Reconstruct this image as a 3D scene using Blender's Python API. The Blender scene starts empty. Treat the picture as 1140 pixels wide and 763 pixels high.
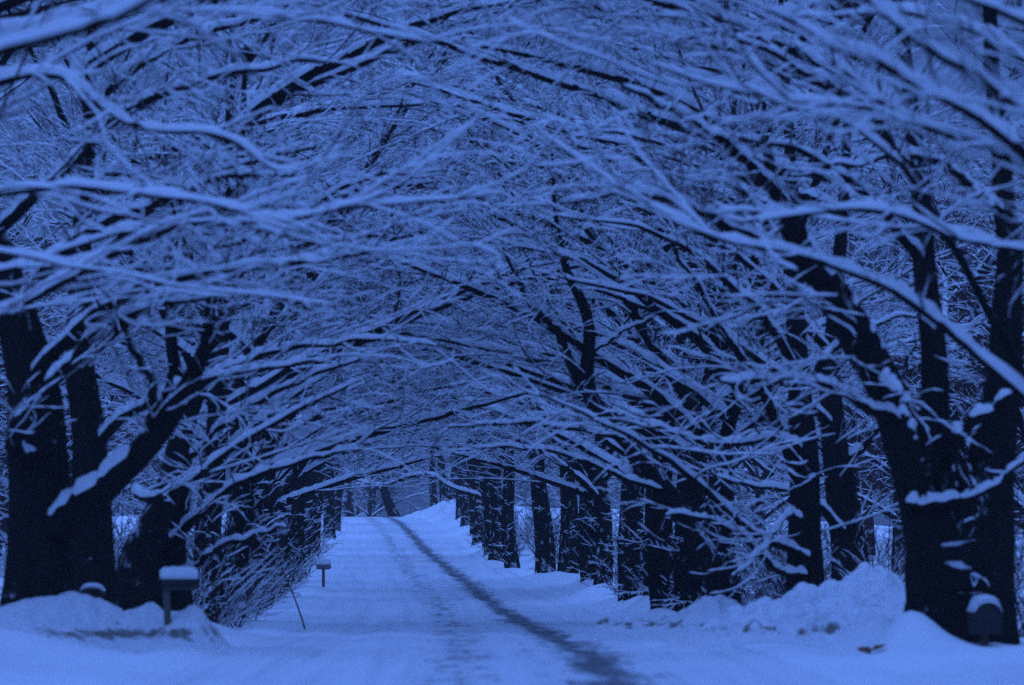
import bpy, math
import numpy as np

# ------------------------------------------------------------------ camera
S = bpy.context.scene
COL = S.collection
CAM_Z = 1.7
FPX = 4750.0                      # focal length in photograph pixels (1140 wide)
PITCH = math.atan((584 - 381.5) / FPX)
cd = bpy.data.cameras.new("camera")
cam = bpy.data.objects.new("camera", cd)
COL.objects.link(cam)
cam.location = (0, 0, CAM_Z)
cam.rotation_euler = (math.pi / 2 + PITCH, 0, 0)
cd.sensor_width = 36
cd.lens = 36 * FPX / 1140
cd.clip_start = 0.5
cd.clip_end = 5000
cd.dof.use_dof = True
cd.dof.focus_distance = 175
cd.dof.aperture_fstop = 2.0
S.camera = cam

# ------------------------------------------------------------------ light
SUN_EL, SUN_ROT = 72, 200
w = bpy.data.worlds.new("World")
S.world = w
w.use_nodes = True
nt = w.node_tree
bg = nt.nodes["Background"]
sky = nt.nodes.new("ShaderNodeTexSky")
sky.sky_type = 'NISHITA'
sky.sun_disc = False
sky.sun_elevation = math.radians(SUN_EL)
sky.sun_rotation = math.radians(SUN_ROT)
sky.air_density = 2.0
sky.dust_density = 1.0
sky.ozone_density = 5.0
tint = nt.nodes.new("ShaderNodeMix")
tint.data_type = 'RGBA'
tint.blend_type = 'MULTIPLY'
tint.inputs[0].default_value = 1.0
tint.inputs[7].default_value = (0.13, 0.30, 1.0, 1)
bw = nt.nodes.new("ShaderNodeRGBToBW")          # overcast: the sky has lost its own hues
nt.links.new(sky.outputs[0], bw.inputs[0])
nt.links.new(bw.outputs[0], tint.inputs[6])
nt.links.new(tint.outputs[2], bg.inputs[0])
bg.inputs[1].default_value = 0.03

sd = bpy.data.lights.new("sun", 'SUN')
sun = bpy.data.objects.new("sun", sd)
COL.objects.link(sun)
sd.energy = 1.5
sd.angle = math.radians(120)
sd.color = (0.138, 0.308, 1.0)
sun.rotation_euler = (math.radians(90 - SUN_EL), 0, math.radians(180 - SUN_ROT))

S.view_settings.view_transform = 'Standard'
S.view_settings.look = 'None'
S.view_settings.exposure = 1.3
S.view_settings.gamma = 1.0
S.view_settings.use_curve_mapping = False
S.render.engine = 'CYCLES'
S.cycles.max_bounces = 6
S.cycles.diffuse_bounces = 3
S.cycles.volume_bounces = 1
S.cycles.caustics_reflective = False
S.cycles.caustics_refractive = False
S.cycles.use_denoising = False      # the remaining grain suits a dusk exposure
HAZE = 0.00018

# ------------------------------------------------------------------ helpers
def W(px, py, d):
    """world point seen at photograph pixel (px, py) at depth d"""
    u, v = (px - 570) / FPX, (381.5 - py) / FPX
    c, s = math.cos(PITCH), math.sin(PITCH)
    return np.array([d * u, d * (c - s * v), CAM_Z + d * (s + c * v)])

def spline(pts):
    x = np.array([p[0] for p in pts], float)
    y = np.array([p[1] for p in pts], float)
    n = len(x); h = np.diff(x)
    A = np.eye(n); b = np.zeros(n)
    for i in range(1, n - 1):
        A[i, i-1] = h[i-1]; A[i, i] = 2 * (h[i-1] + h[i]); A[i, i+1] = h[i]
        b[i] = 6 * ((y[i+1] - y[i]) / h[i] - (y[i] - y[i-1]) / h[i-1])
    m = np.linalg.solve(A, b)
    def f(q):
        q = np.clip(np.asarray(q, float), x[0], x[-1])
        i = np.clip(np.searchsorted(x, q) - 1, 0, n - 2)
        t = q - x[i]; hh = h[i]
        return (y[i] + t * ((y[i+1] - y[i]) / hh - hh * (2 * m[i] + m[i+1]) / 6)
                + t * t * m[i] / 2 + t ** 3 * (m[i+1] - m[i]) / (6 * hh))
    return f

_rn = np.random.default_rng(5)
_tab = _rn.random((256, 256))
def vnoise(x, y):
    x = np.asarray(x, float); y = np.asarray(y, float)
    xi = np.floor(x).astype(int); yi = np.floor(y).astype(int)
    fx = x - xi; fy = y - yi
    fx = fx * fx * (3 - 2 * fx); fy = fy * fy * (3 - 2 * fy)
    a = _tab[xi & 255, yi & 255]; b = _tab[(xi + 1) & 255, yi & 255]
    c = _tab[xi & 255, (yi + 1) & 255]; d = _tab[(xi + 1) & 255, (yi + 1) & 255]
    return (a * (1 - fx) + b * fx) * (1 - fy) + (c * (1 - fx) + d * fx) * fy
def fbm(x, y, o=4):
    r = 0; a = 0.5
    for k in range(o):
        r = r + a * (vnoise(x * 2 ** k + 17 * k, y * 2 ** k + 31 * k) - 0.5); a *= 0.5
    return r
def sstep(a, b, x):
    t = np.clip((np.asarray(x, float) - a) / (b - a), 0, 1)
    return t * t * (3 - 2 * t)

# terrain
TRACK = spline([(-20, 1.6), (20, 1.3), (47, 1.09), (95, .4), (145, -1.2), (245, -5.1), (340, -9.6), (420, -15), (600, -32), (760, -50)])
ZROAD = spline([(-20, 0), (20, 0), (45, 0), (57, -.05), (95, -.58), (130, -.66), (165, -.42), (245, .36), (300, 1.45), (340, 2.16), (370, 2.32), (420, 1.9), (600, -1.5), (760, -3)])
BANKR = spline([(-20, .1), (57, .1), (102, .28), (160, .32), (220, .38), (270, .5), (310, .9), (335, 1.25), (360, 1.0), (420, .6), (600, .4), (760, .4)])
BANKL = spline([(-20, .3), (57, .3), (100, .05), (165, .1), (240, .25), (340, .35), (420, .3), (760, .3)])
MOUNDS = []
def ground_z(x, y, detail=True):
    x = np.asarray(x, float); y = np.asarray(y, float)
    s = x - TRACK(y)
    z = ZROAD(y)
    far = sstep(12, 60, np.abs(s))
    z = z * (1 - far) + far * (np.minimum(z, .2) * .4 - .35)
    edge = .5 * fbm(x * .15, y * .12)
    z = z + BANKR(y) * (sstep(2.6, 4.6, s + edge) - .35 * sstep(6, 12, s))
    z = z + BANKL(y) * sstep(-5.6, -8.0, s + edge)
    off = sstep(2.3, 4.5, s) + sstep(-5.2, -7.5, s)
    z = z + off * (.30 * fbm(x * .25, y * .2, 4))
    if detail and MOUNDS and x.ndim == 2:
        rowy = y[:, 0]; rowx = x[0] if np.ptp(x[:, 0]) == 0 else None
        z = np.array(z)
        for (mx, my, a, hgt) in MOUNDS:
            j0, j1 = np.searchsorted(rowy, [my - 3 * a * 1.6, my + 3 * a * 1.6])
            if j1 <= j0: continue
            z[j0:j1] += hgt * np.exp(-((x[j0:j1] - mx) / a) ** 2 - ((y[j0:j1] - my) / (a * 1.6)) ** 2)
    if detail:
        rb = sstep(2.6, 3.6, s) * (1 - sstep(8, 14, s)) + sstep(-5.4, -6.6, s) * (1 - sstep(-10, -16, s))
        z = z + rb * .30 * fbm(x * .9 + 5, y * .4, 4) + (.03 + .06 * rb) * fbm(x * 1.4 + 3, y * .33, 3)
        z = z + (.03 + .05 * off) * fbm(x * 2.2, y * 1.6, 3)
        for c, wd, a in ((-3.6, .28, .05), (-4.9, .3, .05), (-2.0, .25, .03), (0, .3, .03)):
            z = z - a * np.exp(-((s - c) / wd) ** 2)
        z = z + .09 * np.exp(-((s - 2.7 - edge) / .5) ** 2) * (1 + 1.2 * fbm(x * 3, y * 2.2, 3))
        z = z + .07 * np.exp(-((s + 5.5 + edge) / .6) ** 2) * (1 + 1.2 * fbm(x * 3 + 9, y * 2.2, 3))
    return z
def gz(x, y):
    return float(ground_z(x, y, False))

XR = spline([(20, 6.6), (57, 5.95), (72, 4.96), (102, 3.9), (130, 3.15), (148, 2.7), (157, 1.85), (220, -1.2), (340, -5), (400, -8.5), (600, -26)])
XL = spline([(20, -7.2), (60, -6.7), (74, -6.1), (85, -6.1), (120, -7.1), (150, -8), (200, -9.4), (240, -10.6), (340, -14.5), (400, -19), (600, -40)])
DR = [87, 92, 97, 103, 109, 115, 121, 135, 141, 147, 157, 164, 180, 192, 205, 219, 240, 255, 270, 285, 300, 315, 330, 352, 372]
DL = [86, 97, 108, 120, 132, 145, 158, 172, 188, 205, 222, 240, 262, 285, 310, 338, 365]
_mr = np.random.default_rng(3)
for _d in DR + [72, 80, 129, 212]: MOUNDS.append((float(XR(_d)) + _mr.normal(0, .35), _d - .5, _mr.uniform(.5, .9), _mr.uniform(.12, .38)))
for _d in np.arange(84, 340, 5.0): MOUNDS.append((float(XR(_d)) - _mr.uniform(-.1, .8), _d, _mr.uniform(.3, .8), _mr.uniform(.03, .22)))
for _d in DL + [60, 66, 74]: MOUNDS.append((float(XL(_d)) + _mr.normal(0, .35), _d - .5, _mr.uniform(.5, .9), _mr.uniform(.1, .3)))

MOUNDS += [(5.0, 58.0, .55, .42), (5.22, 56.1, .42, .46), (-6.6, 59.2, .8, .05), (-6.0, 65, .6, .2)]

def mesh(name, V, F, mats, slots=None, smooth=True):
    """V (n,3), F (m,4) quads or list of quad/tri arrays"""
    me = bpy.data.meshes.new(name)
    Fs = [f for f in (F if isinstance(F, list) else [F]) if len(f)]
    me.vertices.add(len(V))
    me.vertices.foreach_set("co", np.asarray(V, np.float32).ravel())
    loops = np.concatenate([f.ravel() for f in Fs]).astype(np.int32)
    tot = np.concatenate([np.full(len(f), f.shape[1]) for f in Fs]).astype(np.int32)
    start = np.concatenate([[0], np.cumsum(tot)[:-1]]).astype(np.int32)
    me.loops.add(len(loops)); me.polygons.add(len(tot))
    me.loops.foreach_set("vertex_index", loops)
    me.polygons.foreach_set("loop_start", start)
    me.polygons.foreach_set("loop_total", tot)
    if smooth:
        me.polygons.foreach_set("use_smooth", np.ones(len(tot), bool))
    for m in mats: me.materials.append(m)
    if slots is not None:
        me.polygons.foreach_set("material_index", np.asarray(slots, np.int32))
    me.update(calc_edges=True)
    me.validate()
    return me

def obj(name, data, parent=None):
    o = bpy.data.objects.new(name, data)
    COL.objects.link(o)
    if parent is not None: o.parent = parent
    return o
def thing(name, label, cat, loc=(0, 0, 0), group=None, rz=0, scale=1):
    o = bpy.data.objects.new(name, None)
    COL.objects.link(o)
    o.location = loc; o.rotation_euler = (0, 0, rz); o.scale = (scale,) * 3
    o["label"] = label; o["category"] = cat
    if group: o["group"] = group
    return o

class Geo:
    def __init__(s): s.v = []; s.f = []; s.n = 0
    def add(s, V, F):
        s.v.append(V); s.f.append(F + s.n); s.n += len(V)
    def mesh(s, name, mats):
        q = [f for f in s.f if f.shape[1] == 4]; t = [f for f in s.f if f.shape[1] == 3]
        L = []
        if q: L.append(np.concatenate(q))
        if t: L.append(np.concatenate(t))
        return mesh(name, np.concatenate(s.v), L, mats)

def frames(P, upright=False):
    T = np.gradient(P, axis=1)
    T /= np.linalg.norm(T, axis=2, keepdims=True) + 1e-9
    Z = np.array([0, 0, 1.0])
    if upright:
        side = norm(np.cross(T, np.array([0, 1.0, 0])))
        return T, side, np.cross(side, T)
    side = np.cross(T, Z)
    ln = np.linalg.norm(side, axis=2, keepdims=True)
    side = np.where(ln < .05, np.cross(T, np.array([0, 1.0, 0])), side)
    side /= np.linalg.norm(side, axis=2, keepdims=True) + 1e-9
    up = np.cross(side, T)
    return T, side, up

def strip_faces(m, n, k, closed):
    kk = k if closed else k - 1
    i = np.arange(n - 1)[:, None]; j = np.arange(kk)[None, :]
    a = i * k + j; b = i * k + (j + 1) % k
    f = np.stack([a, b, b + k, a + k], -1).reshape(-1, 4)
    return (f[None] + (np.arange(m) * n * k)[:, None, None]).reshape(-1, 4)

def tubes(geo, P, R, sides, ridge=None, upright=False):
    m, n, _ = P.shape
    T, side, up = frames(P, upright)
    a = np.arange(sides) * 2 * math.pi / sides + math.pi / 2
    ca, sa = np.cos(a), np.sin(a)
    rr = R[..., None] * np.ones(sides)
    if ridge is not None: rr = rr * ridge
    V = P[:, :, None] + rr[..., None] * (side[:, :, None] * ca[:, None] + up[:, :, None] * sa[:, None])
    geo.add(V.reshape(-1, 3), strip_faces(m, n, sides, True))

def snow_on(geo, P, R, rng, fine, depth=.03, amp=.45):
    """ridge of snow lying along the top of each branch"""
    m, n, _ = P.shape
    T, side, up = frames(P)
    cov = np.maximum(sstep(.97, .6, np.abs(T[..., 2])), .03)
    lump = 1 + amp * (rng.random((m, n)) - .5) * 2
    lump = np.where(rng.random((m, n)) < .07, .25, lump)
    wid = (R * 1.02 + .002) * cov * (1 + .35 * (lump - 1))
    h = (np.minimum(R * .7, .045) + depth) * cov * lump
    h[:, 0] *= .6; h[:, -1] *= .1
    Zv = np.array([0, 0, 1.0])
    base = P + up * (R * .12 * cov)[..., None]
    if fine:
        prof = [(-1, 0), (-1.02, .45), (-.55, .85), (0, 1), (.55, .85), (1.02, .45), (1, 0)]
    else:
        prof = [(-1, -.1), (-.6, .9), (.6, .9), (1, -.1)]
    cols = [base + side * (wid * a)[..., None] + up * (((R * .78 * cov + h) * b))[..., None] for a, b in prof]
    V = np.stack(cols, 2)
    geo.add(V.reshape(-1, 3), strip_faces(m, n, len(prof), False))

def norm(v): return v / (np.linalg.norm(v, axis=-1, keepdims=True) + 1e-9)

def grow(P, R, k, rng, t0, t1, ang, lfac, nseg, wander, lift, rfac=.62, taper=.7, flat=.65, minlen=0.0, rmax=.2, ref=0.0):
    """k children on every parent polyline at once"""
    m, n, _ = P.shape
    seglen = np.linalg.norm(np.diff(P, axis=1), axis=2).sum(1)
    t = t0 + (t1 - t0) * (np.arange(k)[None] + rng.random((m, k))) / k
    q = t * (n - 1); i = np.clip(np.floor(q).astype(int), 0, n - 2); f = (q - i)[..., None]
    mi = np.arange(m)[:, None]
    st = P[mi, i] * (1 - f) + P[mi, i + 1] * f
    rp = R[mi, i] * (1 - f[..., 0]) + R[mi, i + 1] * f[..., 0]
    tan = norm(P[mi, i + 1] - P[mi, i])
    side = np.cross(tan, np.array([0, 0, 1.0])) + 1e-4
    side = norm(side); up = np.cross(side, tan)
    sgn = np.where((np.arange(k)[None] + rng.integers(0, 2, (m, 1))) % 2, 0, math.pi)
    az = sgn + rng.normal(0, flat, (m, k))
    perp = np.cos(az)[..., None] * side + np.sin(az)[..., None] * up
    an = ang * (1 + rng.normal(0, .22, (m, k)))
    D = np.cos(an)[..., None] * tan + np.sin(an)[..., None] * perp
    L = np.maximum(seglen[:, None] * lfac * (1.15 - .75 * t) * rng.uniform(.55, 1.25, (m, k)), minlen)
    r0 = np.minimum(np.minimum(rp * rfac, L * .0056 + .0015), rmax)
    pos = st; pts = [pos]
    bend = rng.normal(0, wander * .8, D.shape); bend[..., 2] *= .6
    jit = wander * .8
    for s in range(nseg):
        D = norm(D + jit * rng.normal(0, 1, D.shape) + bend + np.array([0, 0, lift]))
        pos = pos + D * (L / nseg)[..., None]
        pts.append(pos)
    C = np.stack(pts, 2).reshape(m * k, nseg + 1, 3)
    rad = (r0[..., None] * (1 - taper * np.linspace(0, 1, nseg + 1))).reshape(m * k, nseg + 1)
    if ref:
        keep = (rng.random((m, k)) < seglen[:, None] / ref).ravel()
        keep[0] = True
        C, rad = C[keep], rad[keep]
    return C, rad

def resample(pts, rad, n, rng=None, wob=0.0):
    pts = np.asarray(pts, float); rad = np.asarray(rad, float)
    s = np.concatenate([[0], np.cumsum(np.linalg.norm(np.diff(pts, axis=0), axis=1))])
    q = np.linspace(0, s[-1], n)
    # smooth the polyline by a centripetal-like spline over arc length
    if len(pts) > 2:
        P = np.stack([spline(list(zip(s, pts[:, c])))(q) for c in range(3)], 1)
    else:
        P = np.stack([np.interp(q, s, pts[:, c]) for c in range(3)], 1)
    R = np.interp(q, s, rad)
    if rng is not None and wob > 0:
        j = rng.normal(0, wob, P.shape); j[0] = 0
        P = P + j
    return P, R

# ------------------------------------------------------------------ materials
def new_mat(name):
    m = bpy.data.materials.new(name); m.use_nodes = True
    n = m.node_tree
    b = n.nodes["Principled BSDF"]
    return m, n, b
def node(n, t, **kw):
    x = n.nodes.new(t)
    for k, v in kw.items(): setattr(x, k, v)
    return x
def noise(n, vec, scale, detail=4, rough=.6):
    x = node(n, "ShaderNodeTexNoise")
    x.inputs["Scale"].default_value = scale; x.inputs["Detail"].default_value = detail
    x.inputs["Roughness"].default_value = rough
    if vec is not None: n.links.new(vec, x.inputs["Vector"])
    return x.outputs["Fac"]
def ramp(n, fac, stops):
    r = node(n, "ShaderNodeValToRGB")
    e = r.color_ramp.elements
    while len(e) < len(stops): e.new(.5)
    for el, (p, c) in zip(e, stops):
        el.position = p; el.color = c if len(c) == 4 else (*c, 1)
    n.links.new(fac, r.inputs[0])
    return r.outputs[0]
def math_(n, op, a, b=None, c=None, clamp=False):
    x = node(n, "ShaderNodeMath", operation=op, use_clamp=clamp)
    for i, v in enumerate((a, b, c)):
        if v is None: continue
        if isinstance(v, (int, float)): x.inputs[i].default_value = v
        else: n.links.new(v, x.inputs[i])
    return x.outputs[0]
def mixc(n, f, a, b):
    x = node(n, "ShaderNodeMix", data_type='RGBA')
    for i, v in ((0, f), (6, a), (7, b)):
        if isinstance(v, (int, float)): x.inputs[i].default_value = v
        elif isinstance(v, tuple): x.inputs[i].default_value = (*v, 1)
        else: n.links.new(v, x.inputs[i])
    return x.outputs[2]
def bump(n, b, h, strength, dist):
    x = node(n, "ShaderNodeBump")
    x.inputs["Strength"].default_value = strength; x.inputs["Distance"].default_value = dist
    n.links.new(h, x.inputs["Height"]); n.links.new(x.outputs[0], b.inputs["Normal"])
def pos(n): return node(n, "ShaderNodeNewGeometry").outputs["Position"]
def objco(n): return node(n, "ShaderNodeTexCoord").outputs["Object"]
def scaled(n, v, s):
    x = node(n, "ShaderNodeMapping"); x.inputs["Scale"].default_value = s
    n.links.new(v, x.inputs["Vector"]); return x.outputs[0]

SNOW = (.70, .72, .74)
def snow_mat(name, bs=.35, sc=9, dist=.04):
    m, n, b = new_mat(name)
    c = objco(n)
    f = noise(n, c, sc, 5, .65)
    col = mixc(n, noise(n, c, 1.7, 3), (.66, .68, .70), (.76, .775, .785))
    n.links.new(col, b.inputs["Base Color"])
    b.inputs["Roughness"].default_value = .75
    b.inputs["Specular IOR Level"].default_value = .2
    bump(n, b, f, bs, dist)
    return m
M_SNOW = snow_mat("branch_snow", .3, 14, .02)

def bark_mat(name, c1, c2, patch):
    m, n, b = new_mat(name)
    c = objco(n)
    v = scaled(n, c, (1, 1, .16))
    h = noise(n, v, 16, 6, .7)
    col = mixc(n, h, c1, c2)
    col = mixc(n, math_(n, 'MULTIPLY', noise(n, c, 2.2, 3), .45), col, (.018, .020, .018))
    nz = node(n, "ShaderNodeSeparateXYZ")
    n.links.new(node(n, "ShaderNodeNewGeometry").outputs["Normal"], nz.inputs[0])
    p = math_(n, 'ADD', noise(n, scaled(n, c, (1, 1, .6)), 3.6, 6, .72), math_(n, 'MULTIPLY', nz.outputs[2], .42))
    p = math_(n, 'SMOOTH_MIN', math_(n, 'MULTIPLY', math_(n, 'SUBTRACT', p, patch), 8, clamp=True), 1.0, .01)
    p = math_(n, 'MULTIPLY', p, 1.0, clamp=True)
    col = mixc(n, p, col, SNOW)
    n.links.new(col, b.inputs["Base Color"])
    b.inputs["Roughness"].default_value = .95
    b.inputs["Specular IOR Level"].default_value = .04
    bump(n, b, h, .9, .05)
    return m
M_BARK = bark_mat("maple_bark", (.005, .004, .004), (.034, .028, .025), .665)
M_ROWBARK = bark_mat("row_bark", (.006, .005, .005), (.028, .023, .021), .60)
M_LIMB = bark_mat("limb_bark", (.006, .005, .005), (.028, .023, .021), .74)
def twig_mat():
    m, n, b = new_mat("twig_bark")
    col = mixc(n, noise(n, objco(n), .8, 2), (.032, .016, .015), (.055, .031, .028))
    n.links.new(col, b.inputs["Base Color"])
    b.inputs["Roughness"].default_value = .9
    b.inputs["Specular IOR Level"].default_value = .06
    return m
M_TWIG = twig_mat()

# ------------------------------------------------------------------ ground and road
def ground():
    yb = np.concatenate([np.arange(-15, 36, 3.0), np.arange(36, 80, .14), np.arange(80, 130, .22),
                         np.arange(130, 240, .4), np.arange(240, 380, .7), np.arange(380, 741, 6)])
    xb = np.concatenate([-np.geomspace(18, 300, 30)[::-1], np.arange(-17.9, 12, .13), np.geomspace(12, 300, 32)])
    X, Y = np.meshgrid(xb, yb)
    Z = ground_z(X, Y)
    V = np.stack([X, Y, Z], -1).reshape(-1, 3)
    m, n, b = new_mat("ground_snow")
    c = pos(n)
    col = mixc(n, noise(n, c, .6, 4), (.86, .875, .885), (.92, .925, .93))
    n.links.new(col, b.inputs["Base Color"])
    b.inputs["Roughness"].default_value = .75; b.inputs["Specular IOR Level"].default_value = .2
    f = math_(n, 'ADD', noise(n, c, 3.0, 6, .65), math_(n, 'MULTIPLY', noise(n, c, 18, 3), .25))
    bump(n, b, f, .55, .12)
    # the rows run along y: faces counter-clockwise seen from above
    F = strip_faces(1, len(yb), len(xb), False)
    o = obj("snow_ground", mesh("snow_ground", V, F, [m]))
    o["kind"] = "structure"
ground()

def road():
    ys = np.concatenate([np.arange(-10, 36, 2.0), np.arange(36, 130, .2), np.arange(130, 380, .5), np.arange(380, 600, 5)])
    us = np.array([-5.3, -5.1] + list(np.arange(-5.0, 2.41, .14)) + [2.5, 2.7])
    U, Y = np.meshgrid(us, ys)
    X = TRACK(Y) + U
    lift = np.where((U < -5.05) | (U > 2.45), -.10, .015)
    Z = ground_z(X, Y) + lift + .02 * fbm(X * 2.5, Y * 1.3, 3) * (lift > 0)
    V = np.stack([X, Y, Z], -1).reshape(-1, 3)
    F = strip_faces(1, len(ys), len(us), False)
    m, n, b = new_mat("packed_snow_road")
    me = mesh("road", V, F, [m])
    uv = me.uv_layers.new(name="UVMap")
    li = np.zeros(len(me.loops), np.int32); me.loops.foreach_get("vertex_index", li)
    uvv = np.stack([U.ravel(), Y.ravel()], 1)[li]
    uv.data.foreach_set("uv", uvv.astype(np.float32).ravel())
    uvn = node(n, "ShaderNodeUVMap").outputs[0]
    sep = node(n, "ShaderNodeSeparateXYZ"); n.links.new(uvn, sep.inputs[0])
    u, v = sep.outputs[0], sep.outputs[1]
    wob = math_(n, 'MULTIPLY', math_(n, 'SUBTRACT', noise(n, scaled(n, uvn, (.15, .15, 1)), 1.0, 3), .5), .5)
    uw = math_(n, 'ADD', u, wob)
    def track(c, wd, strength):
        d = math_(n, 'DIVIDE', math_(n, 'SUBTRACT', uw, c), wd)
        g = math_(n, 'POWER', 2.718, math_(n, 'MULTIPLY', math_(n, 'MULTIPLY', d, d), -1))
        return math_(n, 'MULTIPLY', g, strength)
    t = math_(n, 'ADD', math_(n, 'ADD', track(0, .34, .52), track(.2, .8, .36)), math_(n, 'ADD', track(-1.75, .55, .46), track(-.8, .6, .16)))
    clods = math_(n, 'ADD', math_(n, 'MULTIPLY', noise(n, scaled(n, uvn, (1.2, .17, 1)), 2.4, 8, .85), .8), math_(n, 'MULTIPLY', noise(n, scaled(n, uvn, (1, .06, 1)), 1.5, 2), .2))
    a = math_(n, 'ADD', t, math_(n, 'MULTIPLY', math_(n, 'SUBTRACT', clods, .5), 3.4))
    mask = math_(n, 'MULTIPLY', math_(n, 'SUBTRACT', a, .46), 2.3, clamp=True)
    mask = math_(n, 'MULTIPLY', mask, math_(n, 'GREATER_THAN', t, .05))
    wet = mixc(n, noise(n, uvn, 6, 3), (.09, .09, .095), (.24, .24, .245))
    slush = mixc(n, clods, (.30, .32, .35), (.55, .57, .6))
    sn = mixc(n, noise(n, scaled(n, uvn, (1, .3, 1)), 1.2, 4), (.84, .855, .865), (.92, .925, .93))
    soft = math_(n, 'MULTIPLY', math_(n, 'ADD', t, math_(n, 'MULTIPLY', math_(n, 'SUBTRACT', clods, .5), 1.6)), .5, clamp=True)
    st = noise(n, scaled(n, uvn, (1, .012, 1)), 3.2, 4, .7)
    packed = math_(n, 'MULTIPLY', math_(n, 'SUBTRACT', st, .47), 2.6, clamp=True)
    sn = mixc(n, packed, sn, (.60, .62, .65))
    grit = math_(n, 'MULTIPLY', math_(n, 'SUBTRACT', noise(n, scaled(n, uvn, (1, .3, 1)), 5.0, 6, .8), .58), 3.0, clamp=True)
    sn = mixc(n, math_(n, 'MULTIPLY', grit, .5), sn, (.42, .43, .45))
    col = mixc(n, soft, sn, slush)
    col = mixc(n, mask, col, wet)
    n.links.new(col, b.inputs["Base Color"])
    b.inputs["Roughness"].default_value = .7; b.inputs["Specular IOR Level"].default_value = .3
    bump(n, b, math_(n, 'ADD', noise(n, scaled(n, uvn, (1, .6, 1)), 5, 6, .7), math_(n, 'MULTIPLY', mask, -.5)), .6, .1)
    o = obj("road", me); o["kind"] = "structure"
road()

# ------------------------------------------------------------------ tree building
def ridged(n, sides, rng, depth, flare=0, rough=.35):
    a = np.arange(sides) / sides * 2 * math.pi
    rr = np.ones((n, sides))
    for k in range(3):
        fr = rng.integers(3, 8); ph = rng.uniform(0, 6.28)
        rr += depth * np.sin(a * fr + ph + rng.normal(0, .4) * np.linspace(0, 1, n)[:, None] * 3) / (k + 1)
    rr += rng.normal(0, depth * .18, (n, sides)) + rng.normal(0, depth * .5, (1, sides))
    zz, aa = np.meshgrid(np.linspace(0, n * .35, n), a, indexing='ij')
    o1 = rng.uniform(0, 90)
    rr += rough * .6 * fbm(np.cos(aa) * 1.2 + o1, np.sin(aa) * 1.2 + zz * .22 + o1, 3)
    if flare:
        t = np.linspace(0, 1, n)[:, None]
        lob = 1 + .35 * np.sin(a * rng.integers(4, 6) + rng.uniform(0, 6))
        rr += flare * np.exp(-t * 9) * lob
    return rr[None]

def tree_parts(stems, limbs, rng, k=(11, 9, 5), twig_min=.55, prefix="tree", fine=False, extra=None, lw=(.58, .52, .55), shoots=10, bark=None, base_shoots=5, clear=0, deep=.026, clear_x=1.2, snowy=1.0):
    """stems: list of (P,R) thick trunk pieces; limbs: list of (P,R) bough polylines.
    returns [(name, mesh, [(subname, mesh)])]"""
    out = []
    g = Geo(); sg = Geo(); has = False
    for i, (P, R) in enumerate(stems):
        P, R = resample(P, R, 44); n = 44; sides = 26 if R.max() > .2 else 14
        tubes(g, P[None], R[None], sides, ridged(n, sides, rng, .05, .30 if R.max() > .27 else 0), True)
    trunk = g.mesh(prefix + "_trunk", [bark or M_BARK])
    out.append(("trunk", trunk, []))
    byn = {}
    for (P, R) in limbs:
        g = Geo(); s = Geo()
        sides = 12 if R.max() > .12 else 8
        tubes(g, P[None], R[None], sides, ridged(len(P), sides, rng, .045))
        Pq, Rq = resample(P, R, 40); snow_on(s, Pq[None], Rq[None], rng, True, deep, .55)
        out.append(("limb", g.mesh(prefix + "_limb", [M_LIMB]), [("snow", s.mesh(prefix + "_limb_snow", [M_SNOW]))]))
        byn.setdefault(len(P), []).append((P, R))
    g = Geo(); s = Geo()
    for n, L in byn.items():
        P1 = np.stack([a for a, _ in L]); R1 = np.stack([b for _, b in L])
        P2, R2 = grow(P1, R1, k[0], rng, .12, 1, .52, lw[0], 13, .10, .012, ref=6.0, taper=.8)
        P3, R3 = grow(P2, R2, k[1], rng, .12, 1, .55, lw[1], 9, .13, .02, minlen=.8, rfac=.5, taper=.8, ref=2.8)
        P4, R4 = grow(P3, R3, k[2], rng, .1, 1, .60, lw[2], 6, .17, .03, minlen=twig_min, rfac=.5, taper=.8)
        P5, R5 = grow(P1, R1, base_shoots, rng, .1, 1, 1.0, .10, 6, .15, .08, minlen=.8, rmax=.012)
        if clear:          # boughs over the road are kept above passing traffic
            ok = lambda P: ~((P[..., 2] < clear) & (P[..., 0] > clear_x)).any(1)
            (P2, R2), (P3, R3), (P4, R4), (P5, R5) = [(P[ok(P)], R[ok(P)]) for P, R in ((P2, R2), (P3, R3), (P4, R4), (P5, R5))]
        R2 = np.maximum(R2, .008); R3 = np.maximum(R3, .0045); R4 = np.maximum(R4, .003); R5 = np.maximum(R5, .005)
        tubes(g, P2, R2, 6); q = rng.random(len(P2)) < snowy; snow_on(s, P2[q], R2[q], rng, True, .021)
        tubes(g, P3, R3, 4); q = rng.random(len(P3)) < .68 * snowy; snow_on(s, P3[q], R3[q], rng, False, .022)
        tubes(g, P4, R4, 3); q = rng.random(len(P4)) < .32 * snowy ** 2; snow_on(s, P4[q], R4[q], rng, False, .014, .6)
        tubes(g, P5, R5, 4); snow_on(s, P5, R5, rng, False, .022)
    if shoots:
        for (P, R) in stems:
            A, B = grow(P[None], R[None], shoots, rng, .08, .9, 1.2, .22, 6, .16, .08, minlen=.7, rmax=.02)
            C, D = grow(A, B, 5, rng, .2, 1, .7, .4, 4, .16, .05, minlen=.25)
            B = np.maximum(B, .008); D = np.maximum(D, .005)
            tubes(g, A, B, 4); snow_on(s, A, B, rng, False, .022)
            tubes(g, C, D, 3); snow_on(s, C, D, rng, False, .018)
    out.append(("crown", g.mesh(prefix + "_crown", [M_TWIG]), [("snow", s.mesh(prefix + "_crown_snow", [M_SNOW]))]))
    return out

def assemble(root, parts):
    for nm, me, subs in parts:
        o = obj(nm, me, root)
        for sn, sm in subs: obj(sn, sm, o)

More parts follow.
